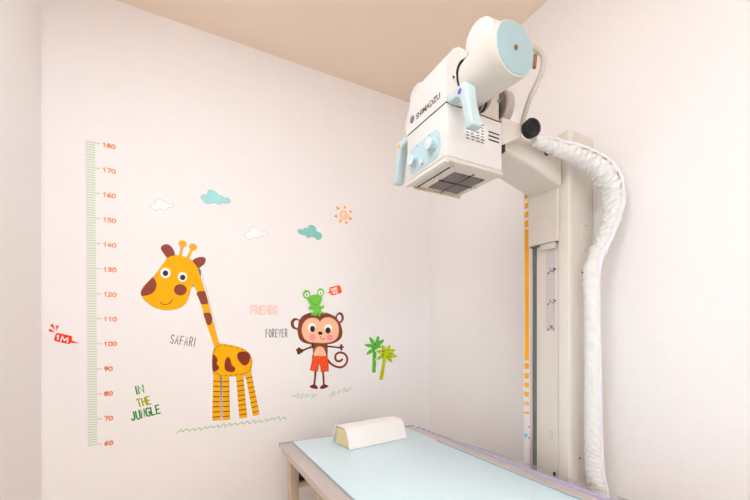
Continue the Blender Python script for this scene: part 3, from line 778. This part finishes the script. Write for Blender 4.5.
for i in range(0, n, 2):
    t = (fp[(i+1) % n]-fp[i-1]); nn = Vector((t.z, 0, -t.x)).normalized()*.0045
    c_ = Vector((fp[i].x, YB-LT*5, fp[i].z)); b = strip([c_-nn*.7, c_+nn*.7], NW, .0012, LT, b)
obj('stitching', b, MB, hd_)
for (x, y, rx, ry, x2, y2, rx2, ry2) in ((333, 215, 50, 58, 342, 237, 30, 38), (540, 225, 50, 52, 535, 255, 32, 38)):
    obj('eye', poly(ell(m1((x, y))[0], rx/12.5, ry/12.5), 5, 0), VW, hd_); obj('pupil', poly(ell(m1((x2, y2))[0], rx2/12.5, ry2/12.5), 6, 0), EYE, hd_)
obj('nose', poly(ell(m1((438, 290))[0], 2.3, 1.65, 28, .2), 5, 0), EYE, hd_)
obj('smile', line(m1((438, 325), (445, 350), (470, 370), (494, 350)), 5, .0022, 5), LIMB, hd_)
for x, y in ((342, 340), (560, 345)): obj('cheek', poly(ell(m1((x, y))[0], 3.2, 3.1), 5, 0), PINK, hd_)
tr = obj('torso', poly(torso, 2, 0), MB, mk)
obj('belly', poly(m2((293, 165), (296, 110), (315, 75), (345, 64), (380, 75), (399, 110), (402, 165)), 3, 6), PEACH, tr)
for a_, h_ in ((armL, hl), (armR, hr)):
    o = obj('arm', line(a_, 1, 1.9*PXM, 5), LIMB, mk); obj('hand', poly(h_, 1, 0), LIMB, o)
so = obj('shorts', poly(shorts, 4, 0), SHORTS, mk)
b = None; d_ = []
for i in range(len(shorts)):
    p, q_ = shorts[i], shorts[(i+1) % len(shorts)]; L_ = math.hypot(q_[0]-p[0], q_[1]-p[1]); k = 0
    while k+.5 < L_:
        b = line([(p[0]+(q_[0]-p[0])*k/L_, p[1]+(q_[1]-p[1])*k/L_), (p[0]+(q_[0]-p[0])*(k+.5)/L_, p[1]+(q_[1]-p[1])*(k+.5)/L_)], 5, .0018, 0, b); k += 1.3
obj('stitching', b, LIMB, so)
b = None
for x, y in ((300, 200), (340, 185), (385, 200), (290, 260), (310, 235), (400, 250), (385, 285), (275, 285), (410, 295), (370, 240)): b = poly(ell(m2((x, y))[0], .55, .55, 10), 5, 0, b)
obj('dots', b, mat('dot_pale_orange', (252, 130, 84), .5), so)
for l_, f_ in ((legL, fl_), (legR, fr_)):
    o = obj('leg', line(l_, 1, 2.2*PXM, 5), LIMB, mk); obj('foot', poly(f_, 2, 6), LIMB, o)
obj('tail', line(tail, 1, 2.5*PXM), MB, mk)

# --- frog, bubble
m3 = K(290, 280, 12.5)
fr = wroot('frog_sticker', 'green frog wall sticker sitting on the monkey\'s head', 'wall sticker', 315, 315)
fh = m3((215, 230), (250, 195), (320, 182), (345, 176), (380, 198), (400, 215), (395, 262), (365, 312), (320, 328), (270, 320), (235, 290), (220, 255))
fb = m3((265, 322), (300, 325), (360, 305), (385, 330), (420, 313), (424, 345), (395, 365), (390, 388), (428, 408), (422, 426), (392, 415), (372, 452), (350, 446), (345, 418), (330, 440), (325, 462), (305, 452), (300, 428), (285, 446), (260, 440), (265, 420), (290, 395), (275, 378), (240, 372), (228, 345), (245, 325))
ey = [(m3((205, 178))[0], 3.9, 4.4), (m3((381, 155))[0], 3.6, 4.2)]
bg = None
bg = poly(fh, 3, 6, bg, .004); bg = poly(fb, 3, 4, bg, .003)
for c_, rx, ry in ey: bg = poly(ell(c_, rx, ry), 3, 0, bg, .004)
obj('backing', bg, VW, fr)
obj('body', poly(fb, 4, 4), FG, fr)
fo = obj('head', poly(fh, 5, 6), FG, fr)
for (c_, rx, ry), w_, p_ in zip(ey, (m3((210, 186))[0], m3((379, 160))[0]), (m3((207, 184))[0], m3((380, 164))[0])):
    obj('eye', poly(ell(c_, rx, ry), 4, 0), FG, fo); obj('eye_white', poly(ell(w_, 2.4, 2.4), 6, 0), VW, fo); obj('pupil', poly(ell(p_, .75, .75, 12), 7, 0), EYE, fo)
b = line(m3((256, 265), (285, 298), (320, 307), (352, 292), (370, 262)), 6, .0028, 6)
obj('smile', b, FD, fo)
fb_ = [o_ for o_ in fr.children if o_.name.startswith('body')][0] if fr.children else fr
b = None
for l_ in (m3((262, 350), (282, 348), (292, 368)), m3((388, 338), (372, 346), (364, 364)), m3((290, 398), (305, 405), (302, 425)), m3((352, 398), (346, 412), (350, 428))): b = line(l_, 5, .0018, 4, b)
obj('limb_outline', b, FD, fb_)
bu = wroot('speech_bubble_sticker', 'tiny orange speech bubble sticker beside the frog', 'wall sticker', 336, 292)
bub = m3((490, 100), (500, 90), (612, 66), (628, 74), (650, 148), (640, 164), (535, 194), (515, 188), (502, 166), (458, 168), (490, 148))
obj('backing', poly(bub, 0, 0, None, .005), VW, bu); obj('bubble', poly(bub, 1, 0), BUB, bu)
def lplace(o, r, u_, layer):
    return lambda s, t: wp((o[0]+r[0]*s+u_[0]*t, o[1]+r[1]*s+u_[1]*t), layer)
def pm3(x, y): return m3((x, y))[0]
b = letters("YOU'RE", lplace(pm3(512, 142), (16.5/12.5, -3.6/12.5), (-.5, -2.5), 2), 1, .75, .0026, NW, LT)
b = letters('MINE', lplace(pm3(532, 176), (22/12.5, -4.8/12.5), (-.4, -2.1), 2), 1, .75, .0026, NW, LT, b)
obj('lettering', b, VW, bu)

# --- palms
m4 = K(360, 330, 9.09)
def leaf(c, t, w):
    dx, dy = t[0]-c[0], t[1]-c[1]; L_ = math.hypot(dx, dy); nx, ny = -dy/L_*w, dx/L_*w
    return [c, (c[0]+dx*.3+nx*.6, c[1]+dy*.3+ny*.6), (c[0]+dx*.65+nx, c[1]+dy*.65+ny), t, (c[0]+dx*.65-nx, c[1]+dy*.65-ny), (c[0]+dx*.3-nx*.6, c[1]+dy*.3-ny*.6)]
def palm(label, c, tips, trunk, m, l0):
    r = wroot('palm_tree_sticker', label, 'wall sticker', trunk[2][0], trunk[2][1])
    C2 = m4(c)[0]; T2 = m4(*tips); bg = slab([Vector((q_.x, YB+.001, q_.z)) for q_ in grow(trunk, .005)], NW, .001+LT*(l0+1)); g = None
    for t in T2:
        lf = leaf(C2, t, 1.75); bg = poly(lf, l0, 4, bg, .005)
        g = poly(lf, l0+2, 4, g)
    g = poly(ell(C2, 2.3, 2.3), l0+2.2, 0, g)
    obj('backing', bg, VW, r); obj('trunk', poly(trunk, l0+1, 0), m, r); obj('fronds', g, m, r)
palm('bright green palm tree wall sticker', (145, 155), ((83, 62), (167, 50), (218, 85), (40, 133), (55, 225), (245, 157)), m4((118, 165), (152, 165), (142, 388), (108, 388)), PG, 0)
palm('yellow-green palm tree wall sticker overlapping the bright green one', (232, 215), ((195, 133), (272, 133), (320, 175), (335, 243), (290, 298), (145, 270), (143, 188)), m4((215, 225), (242, 225), (205, 455), (172, 450)), PO, 4)

# --- clouds and sun
m5, m6, m7 = K(145, 185, 25/3), K(240, 200, 6.25), K(325, 195, 14.28)
w1 = m5((45, 178), (65, 160), (85, 155), (90, 130), (115, 118), (150, 125), (170, 145), (190, 155), (235, 160), (240, 175), (225, 188), (195, 188), (180, 205), (155, 208), (135, 200), (115, 200), (95, 212), (70, 205))
w2 = m6((30, 212), (45, 200), (62, 195), (65, 175), (85, 168), (115, 180), (130, 195), (165, 198), (168, 212), (145, 222), (130, 225), (115, 240), (95, 235), (62, 247), (40, 235))
t1 = m5((465, 105), (475, 85), (500, 80), (522, 75), (525, 50), (550, 42), (585, 55), (615, 85), (640, 90), (655, 108), (690, 108), (710, 130), (700, 150), (650, 152), (635, 145), (630, 160), (610, 163), (590, 150), (560, 150), (530, 155), (500, 150), (485, 130))
t2 = m6((360, 190), (375, 182), (395, 185), (405, 175), (425, 175), (430, 160), (455, 158), (475, 175), (478, 195), (505, 208), (512, 228), (500, 245), (485, 250), (465, 235), (445, 230), (425, 237), (405, 220), (385, 217), (365, 205))
CLN = mat('cloud_white', (250, 248, 250), .5); CLE = mat('cloud_edge_grey', (214, 208, 216), .5)
for lab, pts, m, em in (('white outlined cloud wall sticker, upper left beside the turquoise cloud', w1, CLN, CLE), ('white outlined cloud wall sticker, the lower one beside the teal cloud', w2, CLN, CLE),
                        ('pale turquoise cloud wall sticker, highest of the clouds', t1, TQ, VG), ('deeper teal cloud wall sticker below the sun', t2, TQ2, VG)):
    r = wroot('cloud_sticker', lab, 'wall sticker', sum(p[0] for p in pts)/len(pts), max(p[1] for p in pts))
    obj('edge', poly(pts, 0, 5, None, .0012), em, r); obj('cloud', poly(pts, 1, 5, None, -.0012), m, r)
sn = wroot('sun_sticker', 'small orange spiral sun wall sticker', 'wall sticker', 344, 224)
sc = m7((270, 280))[0]
obj('disc_backing', poly(ell(sc, 6.2, 6.6), 0, 0), VW, sn)
spi = [(sc[0]+(4.9-3.9*k/90)*math.cos(k*.165), sc[1]+(5.3-4.2*k/90)*math.sin(k*.165)) for k in range(88)]
obj('spiral', line(spi, 1, .0044), SUN, sn)
for tri in (((150, 155), (215, 190), (180, 222)), ((280, 140), (302, 196), (260, 196)), ((338, 213), (390, 234), (360, 272)), ((350, 308), (402, 352), (338, 356)), ((278, 380), (320, 370), (316, 428)), ((204, 342), (244, 372), (208, 408)), ((160, 270), (184, 330), (128, 306))):
    obj('sun_ray', poly(m7(*tri), 1, 0), SUN, sn)

# --- height ruler
rx0 = lambda z: -.3725+(1.80-z)/1.2*.0075
ru = thing('height_ruler_sticker', 'pale green height chart sticker with orange numbers from 60 to 180', 'wall sticker', (-.37, YB, .6))
b = None
for k in range(121):
    z = .599+k*.01; x = rx0(z); long_ = k % 10 == 0
    b = box(x, x+(.046 if long_ else .0305), YB-.0007, YB+.001, z-.0025, z+.0025, 0, 1, b)
obj('tick_marks', b, RLG, ru)
for k in range(13):
    v = 60+10*k; z = v/100-.0055; x = rx0(z)+.054; s_ = str(v); w_ = .0148
    o = letters(s_, lambda s, t: Vector((x+s*w_, YB-.0005, z-.0045+t*.0155)), 1, .78, .0046, NW, LT)
    obj('numeral', o, NUM2 if v < 110 else NUM, ru)

# --- one metre tag
m8 = K(45, 320, 10)
tg = wroot('metre_tag_sticker', 'small red 1M pointer tag sticker left of the height chart', 'wall sticker', 66, 344)
body_ = m8((108, 138), (125, 128), (262, 158), (274, 170), (268, 202), (346, 236), (258, 228), (240, 242), (100, 210), (90, 196))
obj('backing', poly(body_, 0, 0, None, .004), VW, tg); obj('tag', poly(body_, 1, 0), TAGR, tg)
for t_ in (((48, 48), (80, 38), (106, 106)), ((112, 55), (140, 55), (114, 112)), ((36, 92), (62, 92), (98, 128), (40, 110))): obj('burst_ray', poly(m8(*t_), 1, 0), TAGR, tg)
b = letters('1', lplace(m8((118, 190))[0], (2.6, .6), (.4, -3.8), 2), 1, .8, .0052, NW, LT)
b = letters('M', lplace(m8((158, 208))[0], (7.6, 1.7), (.9, -4.4), 2), 1, .9, .0052, NW, LT, b)
obj('lettering', b, VW, tg)

# --- words
def word(name, lab, parts, halo=True):
    r = wroot(name, lab, 'wall sticker', parts[0][1][0], parts[0][1][1])
    for txt, o, end, up, w, m, nm in parts:
        n = sum(.34 if c in "I'" else 1 for c in txt)-(0 if txt[-1] != 'I' else 0); rr2 = ((end[0]-o[0])/(n-.22), (end[1]-o[1])/(n-.22))
        if halo: obj(nm+'_backing', letters(txt, lplace(o, rr2, up, 0), 1, .62 if w < .005 else .74, w+.0035, NW, LT), VW, r)
        obj(nm, letters(txt, lplace(o, rr2, up, -2), 1, .62 if w < .005 else .74, w, NW, LT*4), m, r)
    return r
k1, k2, k3 = K(165, 330, 16.67), K(245, 300, 11.11), K(125, 380, 11.11)
def two(k, *p): return k(*p)
a_, b_ = k1((85, 218), (485, 278))
word('word_sticker', 'thin grey SAFARI lettering sticker left of the giraffe\'s neck', [('SAFARI', a_, b_, (1.6, -8.4), .0036, WD, 'lettering')])
a_, b_ = k2((68, 154), (358, 156))
r = word('word_sticker', 'pale pink FRIENDS lettering sticker above the grey word', [('FRIENDS', a_, b_, (0, -7.9), .0078, WP, 'lettering')], False)
obj('inline', letters('FRIENDS', lplace(a_, ((b_[0]-a_[0])/6.12, (b_[1]-a_[1])/6.12), (0, -7.9), 2), 1, .78, .0024, NW, LT), VW, r)
a_, b_ = k2((232, 413), (475, 410))
word('word_sticker', 'thin grey FOREVER lettering sticker left of the monkey\'s head', [('FOREVER', a_, b_, (0, -7.6), .0036, WD, 'lettering')])
P_ = k3((130, 158), (218, 138), (150, 300), (296, 262), (78, 452), (396, 364))
word('word_sticker', 'green and olive IN THE JUNGLE lettering sticker beside the chart', [
    ('IN', P_[0], P_[1], (-1.5, -7.6), .0056, WG, 'lettering'), ('THE', P_[2], P_[3], (-2.2, -7.4), .0056, WO, 'lettering'), ('JUNGLE', P_[4], P_[5], (-1.6, -8.0), .0056, WG, 'lettering')])

# ------------------------------------------------------------------ ceiling lamps (behind and above the camera)
for lab, x, y, w, l, e_ in (('ceiling lamp beside the left wall, nearest the stickers', -.16, .42, .56, .70, 8.6), ('long ceiling lamp towards the front wall', -.02, -1.60, .80, .80, 12)):
    LAMP = emit('lamp_diffuser', (.905, .985, 1.03), e_)
    r = thing('ceiling_lamp', lab, 'lamp', (x, y, ZC))
    fm = box(x-w/2-.02, x-w/2, y-l/2-.02, y+l/2+.02, ZC-.015, ZC-.0005); fm = box(x+w/2, x+w/2+.02, y-l/2-.02, y+l/2+.02, ZC-.015, ZC-.0005, 0, 1, fm)
    fm = box(x-w/2, x+w/2, y-l/2-.02, y-l/2, ZC-.015, ZC-.0005, 0, 1, fm); fm = box(x-w/2, x+w/2, y+l/2, y+l/2+.02, ZC-.015, ZC-.0005, 0, 1, fm)
    obj('lamp_frame', fm, ENAMEL, r)
    obj('diffuser', box(x-w/2, x+w/2, y-l/2, y+l/2, ZC-.006, ZC-.001), LAMP, r)

w = bpy.data.worlds.new('world'); scn.world = w; w.use_nodes = True
w.node_tree.nodes['Background'].inputs[0].default_value = (.9, .9, 1, 1); w.node_tree.nodes['Background'].inputs[1].default_value = .2

# ------------------------------------------------------------------ camera
cd = bpy.data.cameras.new('camera'); cam = bpy.data.objects.new('camera', cd); col.objects.link(cam)
cd.sensor_width = 36; cd.sensor_fit = 'HORIZONTAL'; cd.lens = F/750*36; cd.shift_y = (HY-250)/750; cd.clip_start = .02
cam.location = CAM; cam.rotation_euler = (math.pi/2, 0, -TH)
scn.camera = cam
vs = scn.view_settings
vs.view_transform = 'Standard'; vs.look = 'None'; vs.exposure = 0.30; vs.gamma = 1; vs.use_curve_mapping = False

scn.cycles.diffuse_bounces = 10; scn.cycles.max_bounces = 14
